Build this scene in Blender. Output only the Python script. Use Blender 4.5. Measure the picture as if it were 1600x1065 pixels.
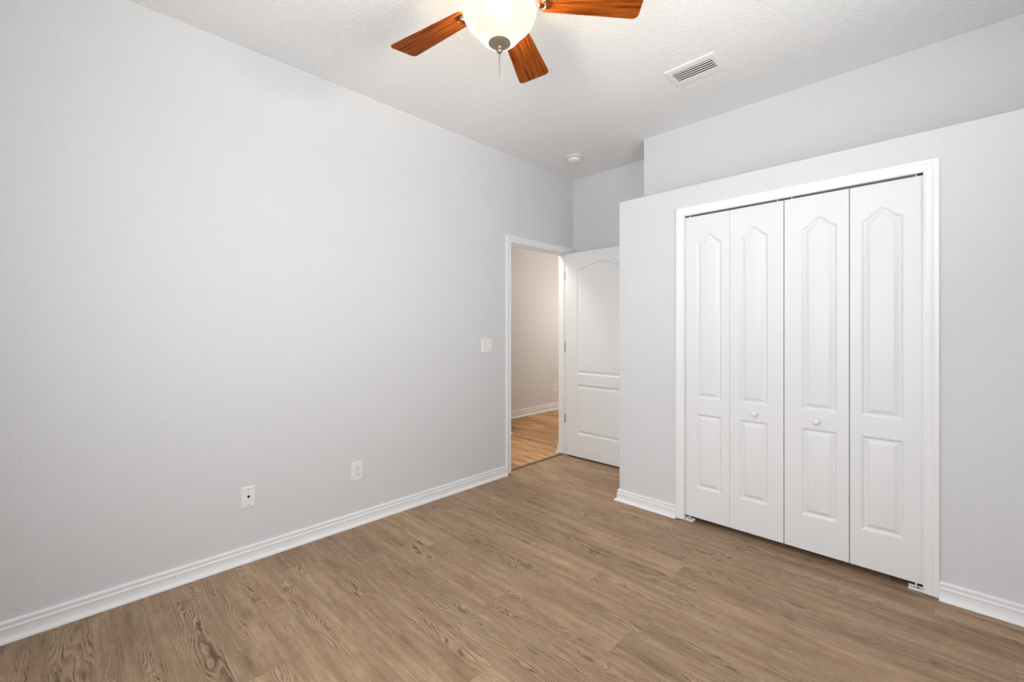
import bpy, bmesh, math, random
from mathutils import Vector, Matrix
from mathutils.geometry import tessellate_polygon

S = bpy.context.scene
for o in list(bpy.data.objects):
    bpy.data.objects.remove(o, do_unlink=True)
COL = S.collection
PI = math.pi

# ------------------------------------------------------------------ camera
cam = bpy.data.cameras.new('camera')
cam.sensor_width = 36.0
cam.lens = 683.6 / 1600 * 36
cam.shift_y = -16.47 / 1600
cam.clip_start = 0.02
cam_o = bpy.data.objects.new('camera', cam)
COL.objects.link(cam_o)
cam_o.location = (0, 0, 1.27)
cam_o.rotation_euler = (PI / 2, 0, math.radians(44.53))
S.camera = cam_o

# ------------------------------------------------------------------ room numbers (metres)
XL = -2.7315      # bedroom face of the left wall
XR = 0.70         # right wall
YF = -0.55        # wall behind the camera
YC = 2.900        # face of the closet wall
YB = 3.679        # back wall of the door alcove
XC = -1.723       # corner of the closet box
YU = 3.295        # upper wall set back above the closet
ZL = 2.228        # top of the closet box
ZC = 2.824        # ceiling
WT = 0.114        # wall thickness
YJ0, YJ1 = 2.762, 3.585   # door opening along the left wall
ZD = 2.048
OX0, OX1, OZ = -1.238, -0.060, 2.044   # closet opening

# ------------------------------------------------------------------ light
S.view_settings.view_transform = 'Standard'
S.view_settings.look = 'None'
S.view_settings.gamma = 1
S.view_settings.use_curve_mapping = False
S.view_settings.exposure = 0.0

world = bpy.data.worlds.new('world')
S.world = world
world.use_nodes = True
world.node_tree.nodes['Background'].inputs[0].default_value = (0.75, 0.85, 1.0, 1)
world.node_tree.nodes['Background'].inputs[1].default_value = 0.6

def area(name, loc, direction, sx, sy, power, color, spread=180):
    l = bpy.data.lights.new(name, 'AREA')
    l.shape = 'RECTANGLE'; l.size = sx; l.size_y = sy
    l.energy = power; l.color = color; l.spread = math.radians(spread)
    o = bpy.data.objects.new(name, l); COL.objects.link(o)
    o.location = loc
    o.rotation_euler = Vector(direction).to_track_quat('-Z', 'Y').to_euler()
    return o

def point(name, loc, power, color, radius):
    l = bpy.data.lights.new(name, 'POINT')
    l.energy = power; l.color = color; l.shadow_soft_size = radius
    o = bpy.data.objects.new(name, l); COL.objects.link(o); o.location = loc
    return o

# daylight through the window in the right wall (its blind throws the light upwards) and fill light added behind the camera
area('window_daylight', (XR + 0.05, 1.05, 1.50), (-1, 0, 0.10), 1.30, 1.25, 3, (0.960, 0.983, 1.0), 150)
area('window_blind_daylight', (XR + 0.05, 1.05, 1.50), (-1, 0.25, 1.20), 1.30, 1.25, 24, (0.960, 0.983, 1.0), 130)
area('rear_fill_light', (-0.55, YF - 0.05, 1.50), (-0.42, 1, -0.10), 1.50, 1.25, 50, (0.960, 0.983, 1.0), 160)
# lamp in the hall, then an added fill light for the far hall wall
point('hall_lamp_light', (-3.30, 3.00, 2.55), 38, (1.0, 0.92, 0.80), 0.15)
point('hall_far_fill_light', (-3.45, 6.0, 1.70), 24, (1.0, 0.90, 0.79), 0.15)
# bulb in the fan bowl
FAN = Vector((-1.233, 1.184, 0))
point('fan_bulb_light', (FAN.x, FAN.y, 2.500), 25, (1.0, 0.81, 0.57), 0.028)

# ------------------------------------------------------------------ node helpers
class N:
    def __init__(self, name):
        self.m = bpy.data.materials.new(name); self.m.use_nodes = True
        self.t = self.m.node_tree; self.t.nodes.clear()
        self.out = self.t.nodes.new('ShaderNodeOutputMaterial')
    def n(self, typ, **kw):
        x = self.t.nodes.new(typ)
        for k, v in kw.items(): setattr(x, k, v)
        return x
    def put(self, sock, v):
        if isinstance(v, bpy.types.NodeSocket): self.t.links.new(v, sock)
        elif v is not None:
            if hasattr(sock.default_value, '__len__') and isinstance(v, (tuple, list)):
                if len(sock.default_value) == 4 and len(v) == 3: v = (*v, 1)
                sock.default_value = v
            else: sock.default_value = v
    def math(self, op, a, b=None, c=None):
        x = self.n('ShaderNodeMath', operation=op)
        for i, v in enumerate((a, b, c)):
            if v is not None: self.put(x.inputs[i], v)
        return x.outputs[0]
    def comb(self, x, y, z):
        c = self.n('ShaderNodeCombineXYZ')
        for i, v in enumerate((x, y, z)): self.put(c.inputs[i], v)
        return c.outputs[0]
    def noise(self, vec, scale=1.0, detail=2.0, rough=0.5, dim='3D'):
        x = self.n('ShaderNodeTexNoise', noise_dimensions=dim)
        if vec is not None: self.put(x.inputs['Vector'], vec)
        x.inputs['Scale'].default_value = scale; x.inputs['Detail'].default_value = detail
        x.inputs['Roughness'].default_value = rough
        return x.outputs['Fac']
    def ramp(self, fac, *stops):
        x = self.n('ShaderNodeValToRGB')
        e = x.color_ramp.elements
        while len(e) < len(stops): e.new(0.5)
        for i, (p, c) in enumerate(stops):
            e[i].position = p
            e[i].color = (*c, 1) if len(c) == 3 else c
        self.put(x.inputs[0], fac)
        return x.outputs[0]
    def maprange(self, v, a, b, c=0.0, d=1.0, smooth=True):
        x = self.n('ShaderNodeMapRange', interpolation_type='SMOOTHSTEP' if smooth else 'LINEAR')
        for i, q in enumerate((v, a, b, c, d)): self.put(x.inputs[i], q)
        return x.outputs[0]
    def mix(self, fac, a, b, mode='MIX'):
        x = self.n('ShaderNodeMix', data_type='RGBA', blend_type=mode)
        self.put(x.inputs[0], fac); self.put(x.inputs[6], a); self.put(x.inputs[7], b)
        return x.outputs[2]
    def bump(self, height, strength, dist):
        x = self.n('ShaderNodeBump')
        x.inputs['Strength'].default_value = strength; x.inputs['Distance'].default_value = dist
        self.put(x.inputs['Height'], height)
        return x.outputs[0]
    def coord(self, kind='Object'):
        return self.n('ShaderNodeTexCoord').outputs[kind]
    def bsdf(self, color, rough=0.5, metallic=0.0, normal=None, spec=0.5):
        p = self.n('ShaderNodeBsdfPrincipled')
        self.put(p.inputs['Base Color'], color); self.put(p.inputs['Roughness'], rough)
        self.put(p.inputs['Metallic'], metallic); p.inputs['Specular IOR Level'].default_value = spec
        if normal is not None: self.put(p.inputs['Normal'], normal)
        self.t.links.new(p.outputs[0], self.out.inputs[0])
        return p

def plain(name, color, rough=0.45, metallic=0.0, spec=0.5, fine=0.0):
    k = N(name)
    nrm = None
    if fine:
        nrm = k.bump(k.noise(k.coord(), 260, 2), 0.25, fine)
    k.bsdf(color, rough, metallic, nrm, spec)
    return k.m

def wall_paint(name, color):
    k = N(name); c = k.coord()
    h = k.math('ADD', k.noise(c, 90, 3, 0.55), k.math('MULTIPLY', k.noise(c, 260, 2), 0.35))
    k.bsdf(color, 0.62, 0, k.bump(h, 0.55, 0.0042), 0.3)
    return k.m

def ceiling_texture():
    k = N('ceiling_knockdown'); c = k.coord()
    a = k.maprange(k.noise(c, 85, 4, 0.6), 0.38, 0.66)
    b = k.noise(c, 170, 3, 0.6)
    h = k.math('ADD', a, k.math('MULTIPLY', b, 0.7))
    k.bsdf((0.935, 0.933, 0.928), 0.85, 0, k.bump(h, 0.62, 0.005), 0.2)
    return k.m

def plank_floor(name, y0, warm):
    k = N(name); c = k.coord()
    s = k.n('ShaderNodeSeparateXYZ'); k.put(s.inputs[0], c)
    X, Y = s.outputs[0], s.outputs[1]
    W, L = 0.1768, 1.22
    v = k.math('DIVIDE', k.math('SUBTRACT', Y, y0), W)
    row = k.math('FLOOR', v); fy = k.math('SUBTRACT', v, row)
    w1 = k.n('ShaderNodeTexWhiteNoise', noise_dimensions='1D'); k.put(w1.inputs['W'], row)
    u = k.math('ADD', k.math('DIVIDE', X, L), k.math('MULTIPLY', w1.outputs['Value'], 7.31))
    colm = k.math('FLOOR', u); fx = k.math('SUBTRACT', u, colm)
    w2 = k.n('ShaderNodeTexWhiteNoise', noise_dimensions='3D'); k.put(w2.inputs['Vector'], k.comb(row, colm, 0.37))
    rs = k.n('ShaderNodeSeparateColor'); k.put(rs.inputs[0], w2.outputs['Color'])
    r1, r2, r3 = rs.outputs
    px = k.math('ADD', X, k.math('MULTIPLY', r1, 31.0))
    py = k.math('ADD', Y, k.math('MULTIPLY', r2, 17.0))
    def vec(ax, ay, z=0.0): return k.comb(k.math('MULTIPLY', px, ax), k.math('MULTIPLY', py, ay), k.math('ADD', k.math('MULTIPLY', r3, 9.0), z))
    # knots: stretched cells, only some of them grow a knot
    vo = k.n('ShaderNodeTexVoronoi', voronoi_dimensions='2D', feature='F1')
    k.put(vo.inputs['Vector'], vec(2.6, 9.5)); vo.inputs['Scale'].default_value = 1.0
    vs = k.n('ShaderNodeSeparateColor'); k.put(vs.inputs[0], vo.outputs['Color'])
    has = k.maprange(vs.outputs[0], 0.70, 0.74)
    d = vo.outputs['Distance']
    kn = k.math('MULTIPLY', k.math('POWER', 2.718, k.math('MULTIPLY', k.math('MULTIPLY', d, d), -34.0)), has)
    # growth-line field: lines run along the plank and bend round knots
    warp = k.noise(vec(1.1, 5.0, 3.3), 1.0, 3, 0.5)
    wob = k.noise(vec(7.0, 20.0, 1.7), 1.0, 3, 0.6)
    f = k.math('ADD', k.math('MULTIPLY', py, 95.0), k.math('MULTIPLY', warp, 26.0))
    f = k.math('ADD', f, k.math('MULTIPLY', kn, 3.2))
    f = k.math('ADD', f, k.math('MULTIPLY', wob, 2.2))
    fr = k.math('FRACT', f)
    line = k.math('MULTIPLY', k.maprange(fr, 0.55, 0.84), k.maprange(fr, 0.99, 0.91))
    lite = k.math('MULTIPLY', k.maprange(fr, 0.02, 0.20), k.maprange(fr, 0.55, 0.25))
    patch = k.maprange(k.noise(vec(0.9, 8.5, 5.1), 1.0, 3, 0.6), 0.47, 0.62)
    halo = k.math('MULTIPLY', k.math('POWER', 2.718, k.math('MULTIPLY', k.math('MULTIPLY', d, d), -7.0)), has)
    patch = k.math('MINIMUM', k.math('ADD', patch, k.math('MULTIPLY', halo, 0.9)), 1.0)
    dash = k.maprange(k.noise(vec(9.0, 60.0, 8.0), 1.0, 2, 0.6), 0.36, 0.62)
    line = k.math('MULTIPLY', k.math('MULTIPLY', line, patch), k.math('ADD', 0.25, k.math('MULTIPLY', dash, 0.75)))
    lite = k.math('MULTIPLY', lite, patch)
    # streaks and tone
    fine = k.noise(vec(5.0, 190.0), 1.0, 3, 0.65)
    streak = k.noise(vec(1.3, 42.0, 2.0), 1.0, 4, 0.6)
    tone = k.noise(vec(2.2, 13.0, 4.0), 1.0, 5, 0.62)
    hue = k.noise(vec(1.5, 8.5, 6.0), 1.0, 4, 0.55)
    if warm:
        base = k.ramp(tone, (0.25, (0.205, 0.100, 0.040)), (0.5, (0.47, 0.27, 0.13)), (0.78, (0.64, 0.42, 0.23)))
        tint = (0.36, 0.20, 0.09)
    else:
        base = k.ramp(tone, (0.22, (0.235, 0.148, 0.085)), (0.5, (0.36, 0.250, 0.158)), (0.80, (0.455, 0.338, 0.228)))
        tint = (0.315, 0.205, 0.140)
    base = k.mix(k.maprange(hue, 0.52, 0.72, 0.0, 0.55), base, tint)
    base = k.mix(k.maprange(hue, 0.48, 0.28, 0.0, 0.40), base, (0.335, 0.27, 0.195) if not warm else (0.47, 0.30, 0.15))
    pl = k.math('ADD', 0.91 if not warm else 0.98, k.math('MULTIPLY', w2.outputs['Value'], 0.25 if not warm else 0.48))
    base = k.mix(1.0, base, k.comb(pl, pl, pl), 'MULTIPLY')
    mott = k.noise(vec(22.0, 45.0, 21.0), 1.0, 4, 0.65)
    blot = k.noise(vec(3.2, 11.0, 25.0), 1.0, 3, 0.6)
    g = k.math('ADD', k.maprange(fine, 0.3, 0.7, 0.80, 1.14, False), k.maprange(streak, 0.3, 0.7, -0.15, 0.15, False))
    g = k.math('ADD', g, k.maprange(mott, 0.3, 0.7, -0.11, 0.11, False))
    g = k.math('ADD', g, k.maprange(blot, 0.54, 0.70, 0.0, -0.20))
    base = k.mix(1.0, base, k.comb(g, g, g), 'MULTIPLY')
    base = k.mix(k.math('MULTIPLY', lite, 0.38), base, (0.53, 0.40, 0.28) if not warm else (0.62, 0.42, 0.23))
    base = k.mix(k.math('MULTIPLY', line, 0.92), base, (0.105, 0.066, 0.040))
    fleck = k.maprange(k.noise(vec(16.0, 130.0, 11.0), 1.0, 2, 0.5), 0.66, 0.76)
    fleck = k.math('MULTIPLY', fleck, k.maprange(k.noise(vec(2.5, 22.0, 13.0), 1.0, 2, 0.5), 0.48, 0.64))
    base = k.mix(k.math('MULTIPLY', fleck, 0.55), base, (0.13, 0.082, 0.05))
    core = k.math('MULTIPLY', k.maprange(k.math('ADD', d, k.math('MULTIPLY', vs.outputs[1], 0.06)), 0.15, 0.04), has)
    base = k.mix(k.math('MULTIPLY', core, 0.55), base, (0.085, 0.060, 0.042))
    base = k.mix(1.0, base, (1.01, 0.955, 0.905), 'MULTIPLY')
    # seams
    e1 = k.math('MULTIPLY', k.math('MINIMUM', fy, k.math('SUBTRACT', 1.0, fy)), W)
    e2 = k.math('MULTIPLY', k.math('MINIMUM', fx, k.math('SUBTRACT', 1.0, fx)), L)
    seam = k.maprange(k.math('MINIMUM', e1, e2), 0.0014, 0.0004)
    base = k.mix(k.math('MULTIPLY', seam, 0.45), base, (0.12, 0.08, 0.05))
    h = k.math('SUBTRACT', k.math('ADD', k.math('MULTIPLY', fine, 0.5), k.math('MULTIPLY', lite, 0.3)), k.math('ADD', line, seam))
    k.bsdf(base, 0.52, 0, k.bump(h, 0.25, 0.0012), 0.35)
    return k.m

def cherry_wood():
    k = N('cherry_wood'); c = k.coord()
    s = k.n('ShaderNodeSeparateXYZ'); k.put(s.inputs[0], c)
    v = k.comb(k.math('MULTIPLY', s.outputs[0], 4.5), k.math('MULTIPLY', s.outputs[1], 135.0), 0.0)
    w = k.comb(k.math('MULTIPLY', s.outputs[0], 14.0), k.math('MULTIPLY', s.outputs[1], 300.0), 2.0)
    a = k.noise(v, 1.0, 4, 0.6); b = k.noise(w, 1.0, 2, 0.6)
    col = k.ramp(a, (0.30, (0.075, 0.012, 0.002)), (0.50, (0.25, 0.055, 0.006)), (0.72, (0.40, 0.115, 0.014)))
    g = k.maprange(b, 0.3, 0.7, 0.80, 1.12, False)
    col = k.mix(1.0, col, k.comb(g, g, g), 'MULTIPLY')
    k.bsdf(col, 0.5, 0, None, 0.05)
    return k.m

def alabaster_glass():
    k = N('alabaster_glass'); c = k.coord()
    vein = k.noise(c, 9.0, 5, 0.6)
    col = k.ramp(vein, (0.34, (1.0, 0.86, 0.66)), (0.54, (1.0, 0.96, 0.87)))
    tr = k.n('ShaderNodeBsdfTranslucent'); k.put(tr.inputs[0], col)
    tp = k.n('ShaderNodeBsdfTransparent'); k.put(tp.inputs[0], (1.0, 0.95, 0.86))
    gl = k.n('ShaderNodeBsdfDiffuse'); k.put(gl.inputs[0], (0.10, 0.095, 0.085))
    m1 = k.n('ShaderNodeMixShader'); m1.inputs[0].default_value = 1.0
    k.t.links.new(tr.outputs[0], m1.inputs[1]); k.t.links.new(gl.outputs[0], m1.inputs[2])
    m2 = k.n('ShaderNodeMixShader'); m2.inputs[0].default_value = 0.10
    k.t.links.new(m1.outputs[0], m2.inputs[1]); k.t.links.new(tp.outputs[0], m2.inputs[2])
    em = k.n('ShaderNodeEmission'); k.put(em.inputs[0], col); em.inputs[1].default_value = 0.92
    ad = k.n('ShaderNodeAddShader')
    k.t.links.new(m2.outputs[0], ad.inputs[0]); k.t.links.new(em.outputs[0], ad.inputs[1])
    k.t.links.new(ad.outputs[0], k.out.inputs[0])
    return k.m

def door_paint():
    k = N('white_door_paint'); c = k.coord()
    s = k.n('ShaderNodeSeparateXYZ'); k.put(s.inputs[0], c)
    v = k.comb(k.math('MULTIPLY', s.outputs[0], 170.0), k.math('MULTIPLY', s.outputs[1], 170.0), k.math('MULTIPLY', s.outputs[2], 7.0))
    h = k.maprange(k.noise(v, 1.0, 3, 0.6), 0.42, 0.60)
    k.bsdf((0.800, 0.806, 0.815), 0.40, 0, k.bump(h, 0.16, 0.0010), 0.4)
    return k.m

M = dict(
    wall=wall_paint('grey_wall_paint', (0.695, 0.699, 0.712)),
    hall_wall=wall_paint('hall_wall_paint', (0.74, 0.735, 0.73)),
    dark=plain('closet_shade_grey', (0.22, 0.22, 0.22), 0.8),  # dark grey puts the closet's shade into the lining colour
    ceiling=ceiling_texture(),
    trim=plain('white_trim_paint', (0.84, 0.845, 0.852), 0.35, fine=0.0003),
    door=door_paint(),
    floor=plank_floor('vinyl_plank_floor', 0.074, False),
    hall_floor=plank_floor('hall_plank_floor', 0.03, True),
    strip=plain('dark_transition_strip', (0.13, 0.075, 0.045), 0.5),
    plastic=plain('white_plastic', (0.83, 0.83, 0.82), 0.3),
    plastic_warm=plain('ivory_plastic', (0.88, 0.87, 0.85), 0.35),
    black=plain('black_slot', (0.012, 0.012, 0.012), 0.6),
    vent=plain('white_vent_enamel', (0.80, 0.80, 0.79), 0.4),
    duct=plain('dark_duct', (0.035, 0.035, 0.035), 0.8),
    nickel=plain('brushed_nickel', (0.50, 0.46, 0.40), 0.32, 1.0),
    pewter=plain('pewter_finial', (0.27, 0.22, 0.165), 0.42, 0.7),
    steel=plain('zinc_steel', (0.55, 0.55, 0.54), 0.4, 0.9),
    white_metal=plain('white_bracket_metal', (0.85, 0.85, 0.84), 0.4),
    cherry=cherry_wood(),
    glass=alabaster_glass(),
)

# ------------------------------------------------------------------ mesh helpers
def box(bm, x0, x1, y0, y1, z0, z1):
    vs = [bm.verts.new((x, y, z)) for x in (x0, x1) for y in (y0, y1) for z in (z0, z1)]
    for f in ((0, 1, 3, 2), (4, 6, 7, 5), (0, 4, 5, 1), (2, 3, 7, 6), (0, 2, 6, 4), (1, 5, 7, 3)):
        bm.faces.new([vs[i] for i in f])
    return vs

def lathe(bm, prof, seg=32, axis='Z', origin=(0, 0, 0), close=True):
    """prof: list of (radius, height)."""
    rings = []
    o = Vector(origin)
    for r, h in prof:
        if r < 1e-6:
            p = {'Z': (0, 0, h), 'Y': (0, h, 0), 'X': (h, 0, 0)}[axis]
            rings.append([bm.verts.new(o + Vector(p))])
        else:
            ring = []
            for i in range(seg):
                a = 2 * PI * i / seg; c, s = r * math.cos(a), r * math.sin(a)
                p = {'Z': (c, s, h), 'Y': (c, h, s), 'X': (h, c, s)}[axis]
                ring.append(bm.verts.new(o + Vector(p)))
            rings.append(ring)
    for A, B in zip(rings[:-1], rings[1:]):
        if len(A) == 1 and len(B) == 1: continue
        for i in range(seg):
            j = (i + 1) % seg
            if len(A) == 1: bm.faces.new((A[0], B[i], B[j]))
            elif len(B) == 1: bm.faces.new((A[i], A[j], B[0]))
            else: bm.faces.new((A[i], A[j], B[j], B[i]))
    if close:
        for R in (rings[0], rings[-1]):
            if len(R) > 1: bm.faces.new(R)

def tube(bm, pts, r, seg=10):
    pts = [Vector(p) for p in pts]; rings = []
    rr = r if isinstance(r, (list, tuple)) else [r] * len(pts)
    up = Vector((0.123, 0.2, 0.97)).normalized()
    for i, p in enumerate(pts):
        d = (pts[min(i + 1, len(pts) - 1)] - pts[max(i - 1, 0)]).normalized()
        a = d.cross(up)
        if a.length < 1e-4: a = d.cross(Vector((1, 0, 0)))
        a.normalize(); b = d.cross(a)
        rings.append([bm.verts.new(p + rr[i] * (math.cos(2 * PI * k / seg) * a + math.sin(2 * PI * k / seg) * b)) for k in range(seg)])
    for A, B in zip(rings[:-1], rings[1:]):
        for k in range(seg): bm.faces.new((A[k], A[(k + 1) % seg], B[(k + 1) % seg], B[k]))
    bm.faces.new(rings[0]); bm.faces.new(rings[-1])

def obj(name, bm, mat, parent=None, loc=None, smooth=False, bevel=0.0, autosmooth=None):
    bmesh.ops.recalc_face_normals(bm, faces=bm.faces)
    if bevel:
        ed = [e for e in bm.edges if len(e.link_faces) == 2 and e.calc_face_angle(0) > 0.6]
        bmesh.ops.bevel(bm, geom=ed, offset=bevel, segments=2, affect='EDGES', profile=0.5)
    me = bpy.data.meshes.new(name)
    if autosmooth is not None:
        for e in bm.edges:
            e.smooth = not (len(e.link_faces) == 2 and e.calc_face_angle(0) > autosmooth)
        smooth = True
    for f in bm.faces: f.smooth = smooth
    bm.to_mesh(me); bm.free()
    me.materials.append(mat)
    o = bpy.data.objects.new(name, me); COL.objects.link(o)
    if parent is not None: o.parent = parent
    if loc is not None: o.location = loc
    return o

def tag(o, label, cat, group=None, kind=None):
    o['label'] = label; o['category'] = cat
    if group: o['group'] = group
    if kind: o['kind'] = kind
    return o

def empty(name, loc, label, cat, group=None, kind=None, rot=(0, 0, 0)):
    o = bpy.data.objects.new(name, None); COL.objects.link(o)
    o.empty_display_size = 0.05
    o.location = loc; o.rotation_euler = rot
    return tag(o, label, cat, group, kind)

def struct(name, bm, mat, label, cat, **kw):
    return tag(obj(name, bm, mat, **kw), label, cat, kind='structure')

def sweep(bm, path, prof, mapper, closed_ends=True, flip=1):
    """Extrude a profile [(offset, height)] along a 2-D polyline with mitred corners.
    mapper(u, v, h) -> xyz.  offset goes to the left of the path (times flip)."""
    P = [Vector(p) for p in path]
    n = len(P); miters = []
    for i in range(n):
        ns = []
        if i > 0: d = (P[i] - P[i - 1]).normalized(); ns.append(Vector((-d.y, d.x)))
        if i < n - 1: d = (P[i + 1] - P[i]).normalized(); ns.append(Vector((-d.y, d.x)))
        m = sum(ns, Vector((0, 0)))
        m = m / (m.length_squared) * len(ns) if len(ns) == 2 else ns[0]
        if len(ns) == 2:
            s = ns[0] + ns[1]; m = s * (2.0 / s.length_squared)
        miters.append(m * flip)
    rings = []
    for i in range(n):
        rings.append([bm.verts.new(mapper(*(P[i] + miters[i] * o), h)) for o, h in prof])
    k = len(prof)
    for A, B in zip(rings[:-1], rings[1:]):
        for j in range(k):
            bm.faces.new((A[j], A[(j + 1) % k], B[(j + 1) % k], B[j]))
    bm.faces.new(rings[0]); bm.faces.new(rings[-1])

# ------------------------------------------------------------------ shell
bm = bmesh.new(); box(bm, XL - WT * 0.5, XR + 0.3, YF - 0.3, YB, -0.05, 0.0)
struct('floor', bm, M['floor'], 'brown wood-look plank floor of the grey bedroom', 'floor')
bm = bmesh.new(); box(bm, -5.2, XL - WT * 0.5, -1.4, 7.4, -0.05, 0.0)
struct('floor_hall', bm, M['hall_floor'], 'orange-brown plank floor of the hall beyond the doorway', 'floor')
bm = bmesh.new(); box(bm, -5.2, XR + 0.3, -1.4, 7.4, ZC, ZC + 0.06)
struct('ceiling', bm, M['ceiling'], 'white textured ceiling above the room', 'ceiling')

# left wall with the door opening
bm = bmesh.new()
box(bm, XL - WT, XL, -1.4, YJ0 - 0.012, 0, ZC)
box(bm, XL - WT, XL, YJ1 + 0.012, 7.4, 0, ZC)
box(bm, XL - WT, XL, YJ0 - 0.012, YJ1 + 0.012, ZD + 0.012, ZC)
struct('wall_left', bm, M['wall'], 'long plain grey wall on the left with the doorway', 'wall')
# alcove back wall
bm = bmesh.new(); box(bm, XL, XC + 0.10, YB, YB + 0.1, 0, ZC)
struct('wall_back', bm, M['wall'], 'grey wall behind the open white door', 'wall')
# closet box: front with opening, side, top shelf
bm = bmesh.new()
box(bm, XC, OX0 - 0.012, YC, YC + WT, 0, ZL)
box(bm, OX1 + 0.012, XR, YC, YC + WT, 0, ZL)
box(bm, OX0 - 0.012, OX1 + 0.012, YC, YC + WT, OZ + 0.012, ZL)
box(bm, XC, XC + 0.1, YC + WT, YB, 0, ZL)
box(bm, XC + 0.1, XR, YC + WT, YB, ZL - 0.02, ZL)
struct('wall_closet', bm, M['wall'], 'grey closet wall around the white folding doors', 'wall')
bm = bmesh.new()
box(bm, XC - 0.010, XR, YU, YU + 0.1, ZL, ZC)
box(bm, XC - 0.010, XC + 0.09, YU + 0.1, YB, ZL, ZC)
struct('wall_upper', bm, M['wall'], 'grey upper wall set back above the closet', 'wall')
# closet interior lining
bm = bmesh.new()
box(bm, XC + 0.1, XR, YB - 0.05, YB - 0.02, 0, ZL - 0.02)
box(bm, XC + 0.1, XC + 0.12, YC + WT, YB - 0.05, 0, ZL - 0.02)
struct('wall_closet_interior', bm, M['dark'], 'closet lining coloured dark in place of shade behind the folding doors', 'wall')
# right wall with window, front wall with an opening added for fill light (behind the camera)
WY0, WY1, WZ0, WZ1 = 0.40, 1.70, 0.87, 2.12
bm = bmesh.new()
box(bm, XR, XR + 0.12, YF, WY0, 0, ZC); box(bm, XR, XR + 0.12, WY1, YB, 0, ZC)
box(bm, XR, XR + 0.12, WY0, WY1, 0, WZ0); box(bm, XR, XR + 0.12, WY0, WY1, WZ1, ZC)
struct('wall_right', bm, M['wall'], 'grey wall right of the camera with a window', 'wall')
FX0, FX1 = -1.3, 0.2
bm = bmesh.new()
box(bm, XL, FX0, YF - 0.12, YF, 0, ZC); box(bm, FX1, XR + 0.12, YF - 0.12, YF, 0, ZC)
box(bm, FX0, FX1, YF - 0.12, YF, 0, WZ0); box(bm, FX0, FX1, YF - 0.12, YF, WZ1, ZC)
struct('wall_front', bm, M['wall'], 'grey wall behind the camera with an added window', 'wall')
# hall walls
HX = -4.435
bm = bmesh.new(); box(bm, HX - 0.1, HX, -1.4, 7.4, 0, ZC)
struct('wall_hall', bm, M['hall_wall'], 'beige-lit hall wall seen through the doorway', 'wall')
bm = bmesh.new(); box(bm, -3.91, -3.79, -1.4, 3.81, 0, ZC)
struct('wall_hall_corner', bm, M['hall_wall'], 'end of the near hall wall just left of the doorway view', 'wall')
bm = bmesh.new(); box(bm, HX, XL - WT, 7.3, 7.4, 0, ZC)
struct('wall_hall_end', bm, M['hall_wall'], 'far end wall of the hall', 'wall')
bm = bmesh.new(); box(bm, HX, XL - WT, -1.4, -0.7, 0, ZC)
struct('wall_hall_near', bm, M['hall_wall'], 'near end wall of the hall', 'wall')

# ------------------------------------------------------------------ baseboards
def bb_prof(H=0.084):
    q = H / 0.084
    return [(0, 0.0), (0.031, 0.0), (0.0310, 0.0030), (0.0295, 0.0080), (0.0255, 0.0125), (0.0200, 0.0155), (0.0155, 0.0168),
            (0.0148, 0.0185), (0.0142, 0.049 * q), (0.0146, 0.0505 * q), (0.0157, 0.0525 * q), (0.0157, 0.0555 * q),
            (0.0120, 0.0580 * q), (0.0100, 0.0610 * q), (0.0108, 0.0660 * q), (0.0124, 0.0720 * q), (0.0128, 0.0770 * q),
            (0.0095, 0.0820 * q), (0.0050, 0.084 * q), (0, 0.084 * q)]
def baseboard(name, path, label, H=0.084, flip=1):
    bm = bmesh.new()
    sweep(bm, path, bb_prof(H), lambda u, v, h: (u, v, h + 0.001), flip=flip)
    return struct(name, bm, M['trim'], label, 'baseboard', autosmooth=0.5)
CW = 0.057
baseboard('baseboard_left', [(XL, YF), (XL, YJ0 - 0.006 - CW)], 'white moulded baseboard along the long left wall', flip=-1)
baseboard('baseboard_closet', [(XC, YB), (XC, YC), (OX0 + 0.010 - CW, YC)], 'short white baseboard wrapping the closet corner left of the folding doors', flip=-1)
baseboard('baseboard_right', [(OX1 - 0.010 + CW + 0.002, YC), (XR, YC)], 'white baseboard right of the closet at the right edge', flip=-1)
baseboard('baseboard_back', [(XL, YB), (XC, YB)], 'white baseboard behind the open door', flip=-1)
baseboard('baseboard_hall', [(HX, -1.3), (HX, 7.3)], 'tall white baseboard along the hall wall beyond the doorway', 0.108, flip=-1)
baseboard('baseboard_hall_corner', [(-3.79, -1.3), (-3.79, 3.81), (-3.91, 3.81)], 'white baseboard end peeking out left inside the doorway', 0.104, flip=-1)
baseboard('baseboard_hall_side', [(XL - WT, 7.3), (XL - WT, YJ1 + 0.012), (XL - WT + 0.004, YJ1 + 0.012)], 'white baseboard end peeking past the hinge side of the doorway', 0.104, flip=-1)

# ------------------------------------------------------------------ door frame and casings
CAS = [(0, 0), (0, 0.0095), (0.003, 0.0115), (0.009, 0.0115), (0.011, 0.0100), (0.014, 0.0105), (0.030, 0.0135),
       (0.034, 0.0150), (0.036, 0.0135), (0.039, 0.0138), (0.046, 0.0160), (0.053, 0.0168), (0.057, 0.0150), (0.057, 0)]
bm = bmesh.new()
sweep(bm, [(YJ0 - 0.006, 0.010), (YJ0 - 0.006, ZD + 0.006), (YJ1 + 0.006, ZD + 0.006), (YJ1 + 0.006, 0.010)], CAS,
      lambda u, v, h: (XL + h, u, v))
struct('trim_1', bm, M['trim'], 'white moulded casing around the doorway in the left wall', 'door casing', autosmooth=0.5)
bm = bmesh.new()
jt = 0.012
x0, x1 = XL - WT - 0.001, XL + 0.001
box(bm, x0, x1, YJ0 - jt, YJ0, 0.004, ZD + jt); box(bm, x0, x1, YJ1, YJ1 + jt, 0.004, ZD + jt); box(bm, x0, x1, YJ0, YJ1, ZD, ZD + jt)
s0, s1, st = XL - 0.075, XL - 0.040, 0.010
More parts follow.
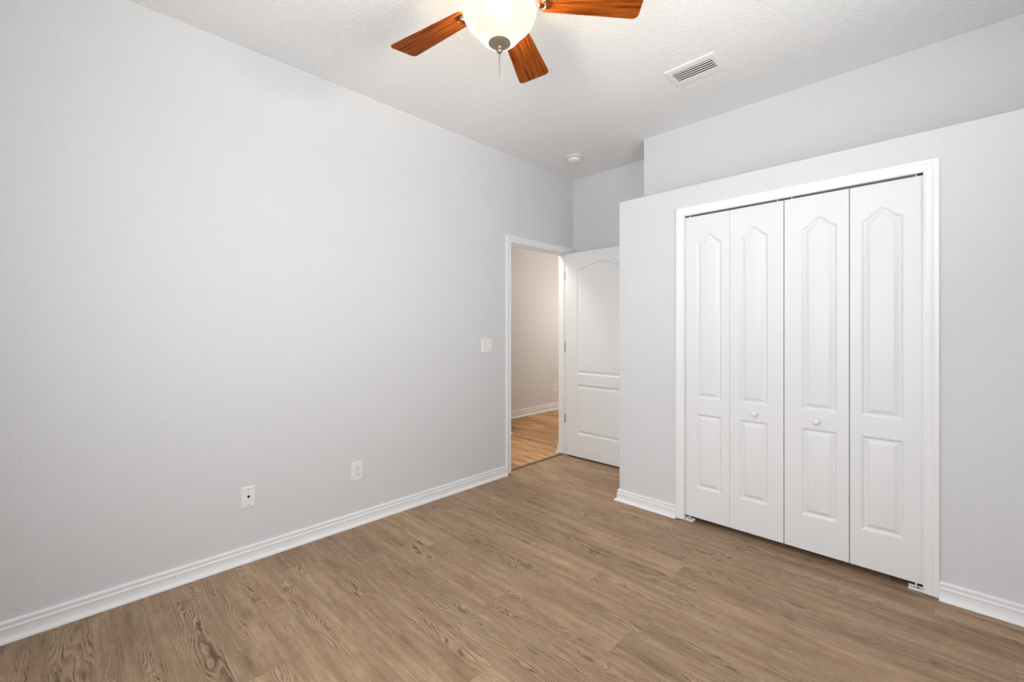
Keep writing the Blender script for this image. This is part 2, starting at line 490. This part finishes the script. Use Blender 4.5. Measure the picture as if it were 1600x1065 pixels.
box(bm, s0, s1, YJ0, YJ0 + st, 0.004, ZD); box(bm, s0, s1, YJ1 - st, YJ1, 0.004, ZD); box(bm, s0, s1, YJ0 + st, YJ1 - st, ZD - st, ZD)
struct('trim_2', bm, M['trim'], 'white door jamb and stop lining the open doorway', 'door jamb')
bm = bmesh.new()
sweep(bm, [(YJ0, 0.0), (YJ1, 0.0)], [(-0.021, 0.0), (-0.017, 0.004), (-0.008, 0.006), (0.008, 0.006), (0.017, 0.004), (0.021, 0.0)],
      lambda u, v, h: (XL - 0.060 - v, u, h + 0.0005))
struct('trim_3', bm, M['strip'], 'thin dark brown transition strip across the doorway floor', 'threshold')
bm = bmesh.new()
CO0, CO1, COZ = OX0 + 0.010, OX1 - 0.006, 2.032
sweep(bm, [(CO0, 0.006), (CO0, COZ), (CO1, COZ), (CO1, 0.006)], CAS, lambda u, v, h: (u, YC - h, v))
struct('trim_4', bm, M['trim'], 'white moulded casing framing the closet folding doors', 'door casing', autosmooth=0.5)
bm = bmesh.new()
y0, y1 = YC - 0.001, YC + WT
box(bm, OX0 - jt, OX0, y0, y1, 0.004, OZ + jt); box(bm, OX1, OX1 + jt, y0, y1, 0.004, OZ + jt); box(bm, OX0, OX1, y0, y1, OZ, OZ + jt)
struct('trim_5', bm, M['trim'], 'white jamb lining the closet opening', 'door jamb')

# ------------------------------------------------------------------ panelled leaves
def outline(x0, x1, z0, zs, zp, t, arch, rise, n=28):
    """Counter-clockwise outline inset by t; the top is flat or arched."""
    a, b = x0 + t, x1 - t
    pts = [(a, z0 + t), (b, z0 + t)]
    if not arch:
        return pts + [(b, zs - t), (a, zs - t)]
    ss, pp = zs - t * rise[0], zp - t * rise[1]
    c, hw = (a + b) / 2, (b - a) / 2
    for i in range(n + 1):
        s = 1 - 2 * i / n
        if arch == 'bell': k = ((1 + math.cos(PI * s)) / 2) ** 1.12
        else: k = (math.cos(PI * s) + 1) / 2 * 0.72 + (1 - s * s) * 0.28
        pts.append((c + s * hw, ss + (pp - ss) * k))
    return pts

def leaf_mesh(bm, x0, x1, z0, z1, ymid, th, panels, rings, both=True):
    """Slab with raised-panel relief on its -y face (and on its +y face)."""
    for side in ((-1, 1) if both else (-1,)):
        yf = ymid + side * th / 2
        outer = [(x0, z0), (x1, z0), (x1, z1), (x0, z1)]
        loops = [outer]; pv = []
        for p in panels:
            L = [outline(*p[:5], t, p[5], p[6]) for t, d in rings]
            loops.append(L[0][::-1])
            pv.append([[bm.verts.new((u, yf - side * d, v)) for u, v in ring] for ring, (t, d) in zip(L, rings)])
        flat = [Vector((u, v, 0)) for l in loops for u, v in l]
        tris = tessellate_polygon([[Vector((u, v, 0)) for u, v in l] for l in loops])
        ov = [bm.verts.new((u, yf, v)) for u, v in outer]
        allv = list(ov)
        for P in pv: allv += P[0][::-1]
        for t in tris:
            try: bm.faces.new([allv[i] for i in t])
            except ValueError: pass
        for P in pv:
            for A, B in zip(P[:-1], P[1:]):
                m = len(A)
                for i in range(m): bm.faces.new((A[i], A[(i + 1) % m], B[(i + 1) % m], B[i]))
            bm.faces.new(P[-1])
        if side == -1: fv = ov
        else: bv = ov
    if not both:
        bv = [bm.verts.new((u, ymid + th / 2, v)) for u, v in [(x0, z0), (x1, z0), (x1, z1), (x0, z1)]]
        bm.faces.new(bv)
    for i in range(4):
        bm.faces.new((fv[i], fv[(i + 1) % 4], bv[(i + 1) % 4], bv[i]))

RINGS = [(0.0, 0.0), (0.0020, 0.0008), (0.0040, 0.0024), (0.0110, 0.0090), (0.0135, 0.0104), (0.0165, 0.0102), (0.0350, 0.0014), (0.0365, 0.0006), (0.0385, 0.0003)]

# bifold closet doors: each pair of hinged leaves is one thing
DY = YC + 0.010      # door face
TH = 0.030
ZB0, ZB1 = 0.037, 2.0235
def bifold(name, xs, pxs, knob_leaf, knob_x, pivot_x, guide_x, label):
    root = empty(name, ((xs[0][0] + xs[1][1]) / 2, DY + TH / 2, 0.0), label, 'closet door', 'white folding closet doors', 'structure')
    ox, oy = root.location.x, root.location.y
    leaves = []
    for (a, b), (pa, pb) in zip(xs, pxs):
        bm = bmesh.new()
        pan = [(pa - ox, pb - ox, 0.825, 1.847, 1.900, 'bell', (0.66, 1.05)), (pa - ox, pb - ox, 0.233, 0.722, 0.722, None, None)]
        leaf_mesh(bm, a - ox, b - ox, ZB0, ZB1, 0.0, TH, pan, RINGS)
        leaves.append(obj('door_leaf', bm, M['door'], root, autosmooth=0.35))
    bm = bmesh.new()
    lathe(bm, [(0.0, 0.0), (0.0125, 0.0), (0.0125, -0.002), (0.0085, -0.0045), (0.0075, -0.011), (0.0105, -0.0145), (0.0155, -0.018),
               (0.0172, -0.0225), (0.0165, -0.027), (0.0125, -0.0305), (0.006, -0.0318), (0.0, -0.032)], 28, 'Y',
          (knob_x - ox, -TH / 2, 0.768))
    obj('knob', bm, M['plastic'], leaves[knob_leaf], smooth=True)
    for gx in (pivot_x, guide_x):
        bm = bmesh.new()
        lathe(bm, [(0.0038, ZB1), (0.0038, 2.0415)], 12, 'Z', (gx - ox, 0, 0))
        lathe(bm, [(0.0085, 2.0365), (0.0085, 2.0415)], 14, 'Z', (gx - ox, 0, 0))
        obj('pivot_pin', bm, M['white_metal'], root, autosmooth=0.6)
    bm = bmesh.new()
    lathe(bm, [(0.0042, 0.006), (0.0042, ZB0)], 12, 'Z', (pivot_x - ox, 0, 0))
    obj('pivot_pin', bm, M['white_metal'], root, autosmooth=0.6)
    for hz in (0.30, 1.03, 1.76):
        bm = bmesh.new(); hx = (xs[0][1] + xs[1][0]) / 2 - ox
        lathe(bm, [(0.004, hz - 0.035), (0.004, hz + 0.035)], 10, 'Z', (hx, TH / 2 + 0.004, 0))
        box(bm, hx - 0.025, hx + 0.025, TH / 2, TH / 2 + 0.0015, hz - 0.035, hz + 0.035)
        obj('hinge', bm, M['steel'], root)
    return root
bifold('door_1', [(-1.2355, -0.9505), (-0.9490, -0.6560)], [(-1.160, -0.998), (-0.8945, -0.7365)], 1, -0.8050, -1.206, -0.690,
       'left pair of white arched-panel folding closet doors with round knob')
bifold('door_2', [(-0.6520, -0.3535), (-0.3500, -0.0625)], [(-0.5690, -0.4040), (-0.3030, -0.1365)], 0, -0.4960, -0.092, -0.618,
       'right pair of white arched-panel folding closet doors nearest the photo edge')
# head track
bm = bmesh.new()
yt0, yt1 = DY + TH / 2 - 0.014, DY + TH / 2 + 0.014
box(bm, OX0 + 0.03, OX1 - 0.03, yt0, yt0 + 0.002, OZ - 0.0095, OZ); box(bm, OX0 + 0.03, OX1 - 0.03, yt1 - 0.002, yt1, OZ - 0.0095, OZ)
box(bm, OX0 + 0.03, OX1 - 0.03, yt0, yt1, OZ - 0.002, OZ)
tag(obj('closet_track', bm, M['steel']), 'grey metal sliding track above the folding closet doors', 'door track')
# floor brackets
def bracket(x_jamb, sgn, label):
    root = empty('pivot_bracket', (x_jamb, DY + TH / 2, 0.0), label, 'bracket', 'closet door floor brackets')
    bm = bmesh.new()
    a, b = sorted((0.001 * sgn, 0.060 * sgn))
    box(bm, a, b, -0.016, 0.016, 0.0005, 0.003)
    box(bm, a, b, -0.018, -0.016, 0.0005, 0.012); box(bm, a, b, 0.016, 0.018, 0.0005, 0.012)
    a, b = sorted((0.0005 * sgn, 0.003 * sgn))
    box(bm, a, b, -0.016, 0.016, 0.003, 0.034)
    obj('plate', bm, M['white_metal'], root)
    bm = bmesh.new()
    lathe(bm, [(0.009, 0.003), (0.009, 0.009), (0.0055, 0.010), (0.0055, 0.003)], 14, 'Z', (0.030 * sgn, 0, 0), close=False)
    obj('pivot_socket', bm, M['steel'], root)
bracket(OX0, 1, 'small white floor bracket under the left end of the closet doors')
bracket(OX1, -1, 'small white floor bracket under the right end of the closet doors')

# open room door
root = empty('door_3', (XL + 0.0055, YJ1, 0.0), 'open white two-panel door swung back beside the closet corner', 'door', kind='structure')
LW = 0.813
bm = bmesh.new()
ymid = -0.0175
R2 = [(0.0, 0.0), (0.0020, 0.0008), (0.0040, 0.0024), (0.0110, 0.0086), (0.0140, 0.0098), (0.0180, 0.0094), (0.0380, 0.0014), (0.0400, 0.0006)]
pl = LW * 0.5 - 0.272
pan = [(0.136, LW - 0.136, 0.836, 1.872, 1.934, 'eyebrow', (0.75, 1.0)), (0.136, LW - 0.136, 0.243, 0.737, 0.737, None, None)]
leaf_mesh(bm, 0.0, LW, 0.018, 2.044, ymid, 0.035, pan, R2)
leaf = obj('door_leaf', bm, M['door'], root, autosmooth=0.35)
for side in (-1, 1):
    bm = bmesh.new()
    y = ymid + side * 0.0175; xk, zk = LW - 0.060, 0.925
    lathe(bm, [(0.0, 0.0), (0.032, 0.0), (0.032, side * 0.005), (0.026, side * 0.009), (0.012, side * 0.011), (0.010, side * 0.045), (0.0, side * 0.045)], 28, 'Y', (xk, y, zk))
    pts = [(xk, y + side * 0.045, zk), (xk - 0.02, y + side * 0.050, zk), (xk - 0.06, y + side * 0.050, zk), (xk - 0.112, y + side * 0.047, zk - 0.002)]
    tube(bm, pts, [0.010, 0.0095, 0.0085, 0.0075], 12)
    obj('lever_handle', bm, M['nickel'], leaf, autosmooth=0.7)
for hz in (0.37, 1.10, 1.83):
    bm = bmesh.new()
    box(bm, -0.041, -0.006, -0.0022, -0.0003, hz - 0.044, hz + 0.044)
    lathe(bm, [(0.0055, hz - 0.046), (0.0055, hz + 0.046)], 12, 'Z', (-0.0055, -0.006, 0))
    obj('hinge', bm, M['steel'], root, autosmooth=0.6)

# ------------------------------------------------------------------ ceiling fan
fan = empty('ceiling_fan', (FAN.x, FAN.y, ZC), 'ceiling fan with five cherry blades and a lit frosted glass bowl', 'ceiling fan')
def fz(z): return z - ZC
bm = bmesh.new(); lathe(bm, [(0.0, fz(2.823)), (0.070, fz(2.823)), (0.072, fz(2.800)), (0.062, fz(2.775)), (0.030, fz(2.762)), (0.0, fz(2.762))], 40)
obj('canopy', bm, M['pewter'], fan, autosmooth=0.7)
bm = bmesh.new(); lathe(bm, [(0.014, fz(2.77)), (0.014, fz(2.70))], 20); obj('downrod', bm, M['pewter'], fan, smooth=False)
bm = bmesh.new(); lathe(bm, [(0.0, fz(2.712)), (0.035, fz(2.712)), (0.050, fz(2.700)), (0.098, fz(2.690)), (0.118, fz(2.670)), (0.122, fz(2.640)), (0.122, fz(2.612)),
                             (0.108, fz(2.592)), (0.080, fz(2.584)), (0.0, fz(2.584))], 48)
obj('motor_housing', bm, M['pewter'], fan, autosmooth=0.6)
bm = bmesh.new(); lathe(bm, [(0.0, fz(2.586)), (0.060, fz(2.586)), (0.062, fz(2.555)), (0.055, fz(2.545)), (0.050, fz(2.535)), (0.0, fz(2.535))], 40)
obj('light_fitter', bm, M['pewter'], fan, autosmooth=0.6)
# glass bowl with thickness
prof = [(0.040, 2.3925), (0.058, 2.3965), (0.070, 2.4045), (0.081, 2.417), (0.093, 2.4325), (0.107, 2.447), (0.121, 2.4605), (0.1325, 2.4755), (0.1400, 2.491), (0.1440, 2.504), (0.1452, 2.512), (0.1445, 2.517)]
bm = bmesh.new()
lathe(bm, [(r, fz(z)) for r, z in prof], 64, close=False)
bowl = obj('light_bowl', bm, M['glass'], fan, smooth=True)
bowl['label'] = 'lit frosted glass bowl'
bm = bmesh.new(); lathe(bm, [(0.0, fz(2.52)), (0.012, fz(2.52)), (0.012, fz(2.50)), (0.004, fz(2.495)), (0.004, fz(2.39)), (0.0, fz(2.39))], 12)
obj('center_rod', bm, M['pewter'], fan)
bm = bmesh.new()
lathe(bm, [(0.0, fz(2.394)), (0.0425, fz(2.392)), (0.0430, fz(2.389)), (0.039, fz(2.386)), (0.030, fz(2.381)), (0.019, fz(2.3765)), (0.011, fz(2.374)), (0.0085, fz(2.370)), (0.0115, fz(2.366)), (0.0125, fz(2.361)), (0.0100, fz(2.3555)), (0.0055, fz(2.351)), (0.0, fz(2.350))], 36)
obj('finial', bm, M['pewter'], fan, autosmooth=0.7)
bm = bmesh.new(); tube(bm, [(0, 0, fz(2.352)), (0.0003, 0, fz(2.31)), (0, 0, fz(2.264))], [0.0016, 0.0015, 0.0019], 8)
obj('pull_chain', bm, M['pewter'], fan, smooth=True)
RT, WTIP, WRT, PITCH = 0.564, 0.156, 0.118, math.radians(-12.04)
ZBL = 2.564
def blade_mesh():
    bm = bmesh.new(); r0, r1 = 0.155, RT; t = 0.0055; rc = 0.022
    out = []
    def corner(cx, cy, a0, a1, r):
        for i in range(7):
            a = a0 + (a1 - a0) * i / 6; out.append((cx + r * math.cos(a), cy + r * math.sin(a)))
    def w(r): return WRT + (WTIP - WRT) * (r - 0.25) / (RT - 0.25)
    h0, h1 = w(r0) / 2, w(r1) / 2
    corner(r1 - rc, -h1 + rc, -PI / 2, 0, rc); corner(r1 - rc, h1 - rc, 0, PI / 2, rc)
    corner(r0 + 0.03, h0 - 0.03, PI / 2, PI, 0.03); corner(r0 + 0.03, -h0 + 0.03, PI, 1.5 * PI, 0.03)
    lo = [bm.verts.new((x, y, -t / 2)) for x, y in out]; hi = [bm.verts.new((x, y, t / 2)) for x, y in out]
    bm.faces.new(lo[::-1]); bm.faces.new(hi); n = len(out)
    for i in range(n): bm.faces.new((lo[i], lo[(i + 1) % n], hi[(i + 1) % n], hi[i]))
    bmesh.ops.recalc_face_normals(bm, faces=bm.faces)
    bmesh.ops.bevel(bm, geom=[e for e in bm.edges if e.calc_face_angle(0) > 0.9], offset=0.0012, segments=2, affect='EDGES')
    return bm
def iron_mesh():
    bm = bmesh.new()
    # arm from the motor down to a plate under the blade, with a scroll below
    tube(bm, [(0.085, 0, 0.030), (0.110, 0, 0.020), (0.130, 0, 0.011), (0.150, 0, 0.008), (0.180, 0, 0.008)], [0.010, 0.010, 0.009, 0.009, 0.008], 10)
    pts = []
    for i in range(22):
        a = -PI / 2 + i / 21 * 1.75 * PI; r = 0.020 - 0.010 * i / 21
        pts.append((0.166 + r * math.cos(a), 0.020 + r * math.sin(a) * 0.9, -0.009))
    tube(bm, pts, 0.0042, 8)
    tube(bm, [(x, -y, z) for x, y, z in pts], 0.0042, 8)
    pl = [(0.150, -0.018), (0.185, -0.030), (0.215, -0.026), (0.230, 0.0), (0.215, 0.026), (0.185, 0.030), (0.150, 0.018)]
    lo = [bm.verts.new((x, y, 0.0031)) for x, y in pl]; hi = [bm.verts.new((x, y, 0.0070)) for x, y in pl]
    bm.faces.new(lo); bm.faces.new(hi); n = len(pl)
    for i in range(n): bm.faces.new((lo[i], lo[(i + 1) % n], hi[(i + 1) % n], hi[i]))
    for sx, sy in ((0.190, -0.016), (0.190, 0.016), (0.216, 0.0)):
        lathe(bm, [(0.0, -0.0050), (0.0035, -0.0045), (0.0042, -0.0030)], 10, 'Z', (sx, sy, 0), close=False)
    return bm
PH = math.radians(189.49)
b0 = obj('blade', blade_mesh(), M['cherry'], fan, autosmooth=0.6)
i0 = obj('blade_bracket', iron_mesh(), M['pewter'], b0, autosmooth=0.7)
for k in range(5):
    b = b0 if k == 0 else b0.copy()
    if k:
        COL.objects.link(b)
        c = i0.copy(); COL.objects.link(c); c.parent = b
    b.location = (0, 0, fz(ZBL))
    b.rotation_euler = (PITCH, 0, PH + k * 2 * PI / 5)

# ------------------------------------------------------------------ ceiling vent
vx0, vx1, vy0, vy1 = -1.201, -0.908, 2.522, 2.726
vent = empty('air_vent', ((vx0 + vx1) / 2, (vy0 + vy1) / 2, ZC), 'white louvered air vent in the ceiling above the closet', 'air vent')
hw, hl = (vx1 - vx0) / 2, (vy1 - vy0) / 2
bm = bmesh.new()
ix, iy = 0.117, 0.056
vprof = [(0, 0), (0.0, -0.004), (-0.004, -0.0075), (-0.030, -0.0085), (-0.0455, -0.0085), (-0.0455, 0.0)]
loop = [(-hw, -hl), (hw, -hl), (hw, hl), (-hw, hl)]
inner = [(-ix, -iy), (ix, -iy), (ix, iy), (-ix, iy)]
rings = []
for f, d in ((0.0, -0.0005), (0.0, -0.003), (0.10, -0.0075), (0.55, -0.0085), (1.0, -0.0085), (1.0, -0.001)):
    rings.append([bm.verts.new((a[0] * (1 - f) + b[0] * f, a[1] * (1 - f) + b[1] * f, d)) for a, b in zip(loop, inner)])
for A, B in zip(rings[:-1], rings[1:]):
    for i in range(4): bm.faces.new((A[i], A[(i + 1) % 4], B[(i + 1) % 4], B[i]))
obj('frame', bm, M['vent'], vent)
bm = bmesh.new(); box(bm, -ix, ix, -iy, iy, -0.0010, -0.0004)
d = obj('duct_opening', bm, M['duct'], vent); d['label'] = 'dark opening behind the louvers'
for i in range(5):
    bm = bmesh.new()
    yc = -iy + (i + 0.66) * (2 * iy / 5.0)
    c, s = math.cos(math.radians(-14)), math.sin(math.radians(-14))
    p = [(-0.0033, 0.0005), (0.0033, 0.0005), (0.0033, -0.0005), (-0.0033, -0.0005)]
    q = [(yc + a * c - b * s, -0.0062 + a * s + b * c) for a, b in p]
    A = [bm.verts.new((-ix, y, z)) for y, z in q]; B = [bm.verts.new((ix, y, z)) for y, z in q]
    for j in range(4): bm.faces.new((A[j], A[(j + 1) % 4], B[(j + 1) % 4], B[j]))
    bm.faces.new(A); bm.faces.new(B)
    obj('louver', bm, M['vent'], vent)

# ------------------------------------------------------------------ smoke detector
det = empty('smoke_detector', (-2.352, 3.185, ZC), 'round white smoke detector on the ceiling near the room corner', 'smoke detector')
bm = bmesh.new(); lathe(bm, [(0.0, -0.0005), (0.070, -0.0005), (0.070, -0.008), (0.067, -0.012), (0.0, -0.012)], 40); obj('base', bm, M['plastic'], det, autosmooth=0.7)
bm = bmesh.new(); lathe(bm, [(0.050, -0.012), (0.050, -0.017)], 40, close=False); g = obj('vent_slot', bm, M['duct'], det)
bm = bmesh.new(); lathe(bm, [(0.0, -0.016), (0.055, -0.016), (0.057, -0.020), (0.055, -0.034), (0.048, -0.041), (0.036, -0.044), (0.0, -0.045)], 40); obj('cover', bm, M['plastic'], det, autosmooth=0.7)

# ------------------------------------------------------------------ wall plates (local: +x out of the wall, y along it, z up)
def plate_mesh(w, h, t=0.0055):
    bm = bmesh.new()
    a, b = w / 2, h / 2; r = 0.004
    for (f0, d0) in ():
        pass
    lo = [bm.verts.new((0.0003, y, z)) for y, z in ((-a, -b), (a, -b), (a, b), (-a, b))]
    mi = [bm.verts.new((t * 0.55, y, z)) for y, z in ((-a, -b), (a, -b), (a, b), (-a, b))]
    hi = [bm.verts.new((t, y, z)) for y, z in ((-a + r, -b + r), (a - r, -b + r), (a - r, b - r), (-a + r, b - r))]
    for A, B in ((lo, mi), (mi, hi)):
        for i in range(4): bm.faces.new((A[i], A[(i + 1) % 4], B[(i + 1) % 4], B[i]))
    bm.faces.new(hi); bm.faces.new(lo[::-1])
    return bm
def disc(y, z, r, x0, x1, seg=16):
    bm = bmesh.new(); lathe(bm, [(0.0, x0), (r, x0), (r, x1), (0.0, x1)], seg, 'X', (0, y, z)); return bm
def receptacle(parent, y, z, body=None, sc=1.0):
    bm = bmesh.new()
    pts = []
    for i in range(40):
        a = 2 * PI * i / 40
        pts.append((0.0172 * math.cos(a), max(-0.0143, min(0.0143, 0.0172 * math.sin(a)))))
    lo = [bm.verts.new((0.0050, p[0] * sc + y, p[1] * sc + z)) for p in pts]; hi = [bm.verts.new((0.0070, p[0] * sc + y, p[1] * sc + z)) for p in pts]
    n = len(pts)
    for i in range(n): bm.faces.new((lo[i], lo[(i + 1) % n], hi[(i + 1) % n], hi[i]))
    bm.faces.new(hi)
    r = obj('receptacle', bm, body or M['plastic'], parent)
    for dy, hh in ((-0.0065, 0.0045), (0.0065, 0.0038)):
        bm = bmesh.new(); box(bm, 0.0065, 0.0073, y + dy - 0.0013, y + dy + 0.0013, z + 0.0035 - hh, z + 0.0035 + hh)
        obj('slot', bm, M['black'], r)
    obj('ground_hole', disc(y, z - 0.0085, 0.0026, 0.0065, 0.0073, 12), M['black'], r)
    return r
def screw(parent, y, z):
    bm = bmesh.new(); lathe(bm, [(0.0034, 0.0050), (0.0032, 0.0063), (0.0018, 0.0068), (0.0, 0.0069)], 14, 'X', (0, y, z), close=False)
    return obj('screw', bm, M['steel'], parent, smooth=True)

sw = empty('light_switch', (XL, 2.4725, 1.143), 'white double wall switch plate left of the doorway', 'light switch')
obj('wall_plate', plate_mesh(0.116, 0.1145), M['plastic'], sw)
for dy, up in ((-0.023, 1), (0.023, -1)):
    bm = bmesh.new(); box(bm, 0.0052, 0.0062, dy - 0.0052, dy + 0.0052, -0.0122, 0.0122); obj('toggle_opening', bm, M['plastic_warm'], sw)
    bm = bmesh.new()
    q = [(-0.0042, -0.0050), (0.0042, -0.0050), (0.0042, 0.0050), (-0.0042, 0.0050)]
    A = [bm.verts.new((0.0058, dy + y, z)) for y, z in q]; B = [bm.verts.new((0.0175, dy + y * 0.85, z * 0.55 + up * 0.0085)) for y, z in q]
    for j in range(4): bm.faces.new((A[j], A[(j + 1) % 4], B[(j + 1) % 4], B[j]))
    bm.faces.new(B)
    obj('toggle', bm, M['plastic'], sw, bevel=0.0008)
    for dz in (-0.030, 0.030): screw(sw, dy, dz)
ot = empty('electrical_outlet', (XL, 1.3315, 0.351), 'white duplex electrical outlet low on the left wall nearer the doorway', 'electrical outlet')
obj('wall_plate', plate_mesh(0.078, 0.122), M['plastic'], ot)
receptacle(ot, 0, 0.0195); receptacle(ot, 0, -0.0195); screw(ot, 0, 0)
jk = empty('wall_jack', (XL, 0.7005, 0.3525), 'white wall plate with one small dark jack, left of the outlet', 'wall jack')
obj('wall_plate', plate_mesh(0.070, 0.1145), M['plastic'], jk)
for dz in (-0.042, 0.042): screw(jk, 0, dz)
bm = bmesh.new(); lathe(bm, [(0.0085, 0.0050), (0.0085, 0.0066), (0.0062, 0.0070)], 18, 'X', (0, 0, 0.004), close=False); j = obj('jack', bm, M['plastic'], jk)
bm = bmesh.new(); box(bm, 0.0052, 0.0073, -0.0062, 0.0062, -0.0015, 0.0085); box(bm, 0.0052, 0.0073, -0.0032, 0.0032, -0.0055, -0.0015)
obj('jack_opening', bm, M['black'], j)
ho = empty('electrical_outlet', (HX, 5.497, 0.350), 'white double outlet plate on the hall wall seen through the doorway', 'electrical outlet')
obj('wall_plate', plate_mesh(0.116, 0.120), M['plastic_warm'], ho)
for dy in (-0.023, 0.023):
    for dz in (-0.0195, 0.0195): receptacle(ho, dy, dz, M['plastic_warm'])

# ------------------------------------------------------------------ windows out of view (they let the daylight in; the rear one is added for fill)
def window(name, mapper, w, z0, z1, label):
    root = empty(name, mapper(0, 0, z0), label, 'window', kind='structure')
    base = root.location.copy()
    def bx(bm, u0, u1, d0, d1, a, b):
        p, q = Vector(mapper(u0, d0, a)), Vector(mapper(u1, d1, b))
        p -= base; q -= base
        box(bm, min(p.x, q.x), max(p.x, q.x), min(p.y, q.y), max(p.y, q.y), min(p.z, q.z), max(p.z, q.z))
    bm = bmesh.new(); h = w / 2
    bx(bm, -h, -h + 0.04, 0.07, 0.11, z0, z1); bx(bm, h - 0.04, h, 0.07, 0.11, z0, z1)
    bx(bm, -h + 0.04, h - 0.04, 0.07, 0.11, z0, z0 + 0.04); bx(bm, -h + 0.04, h - 0.04, 0.07, 0.11, z1 - 0.04, z1)
    obj('window_frame', bm, M['trim'], root)
    bm = bmesh.new(); bx(bm, -h, h, -0.03, 0.07, z0 - 0.02, z0)
    obj('window_sill', bm, M['trim'], root)
window('window_1', lambda u, d, z: (XR + d, (WY0 + WY1) / 2 + u, z), WY1 - WY0, WZ0, WZ1, 'window in the right wall outside the photo')
window('added_window', lambda u, d, z: ((FX0 + FX1) / 2 + u, YF - d, z), FX1 - FX0, WZ0, WZ1, 'window added for fill light in the wall behind the camera outside the photo')
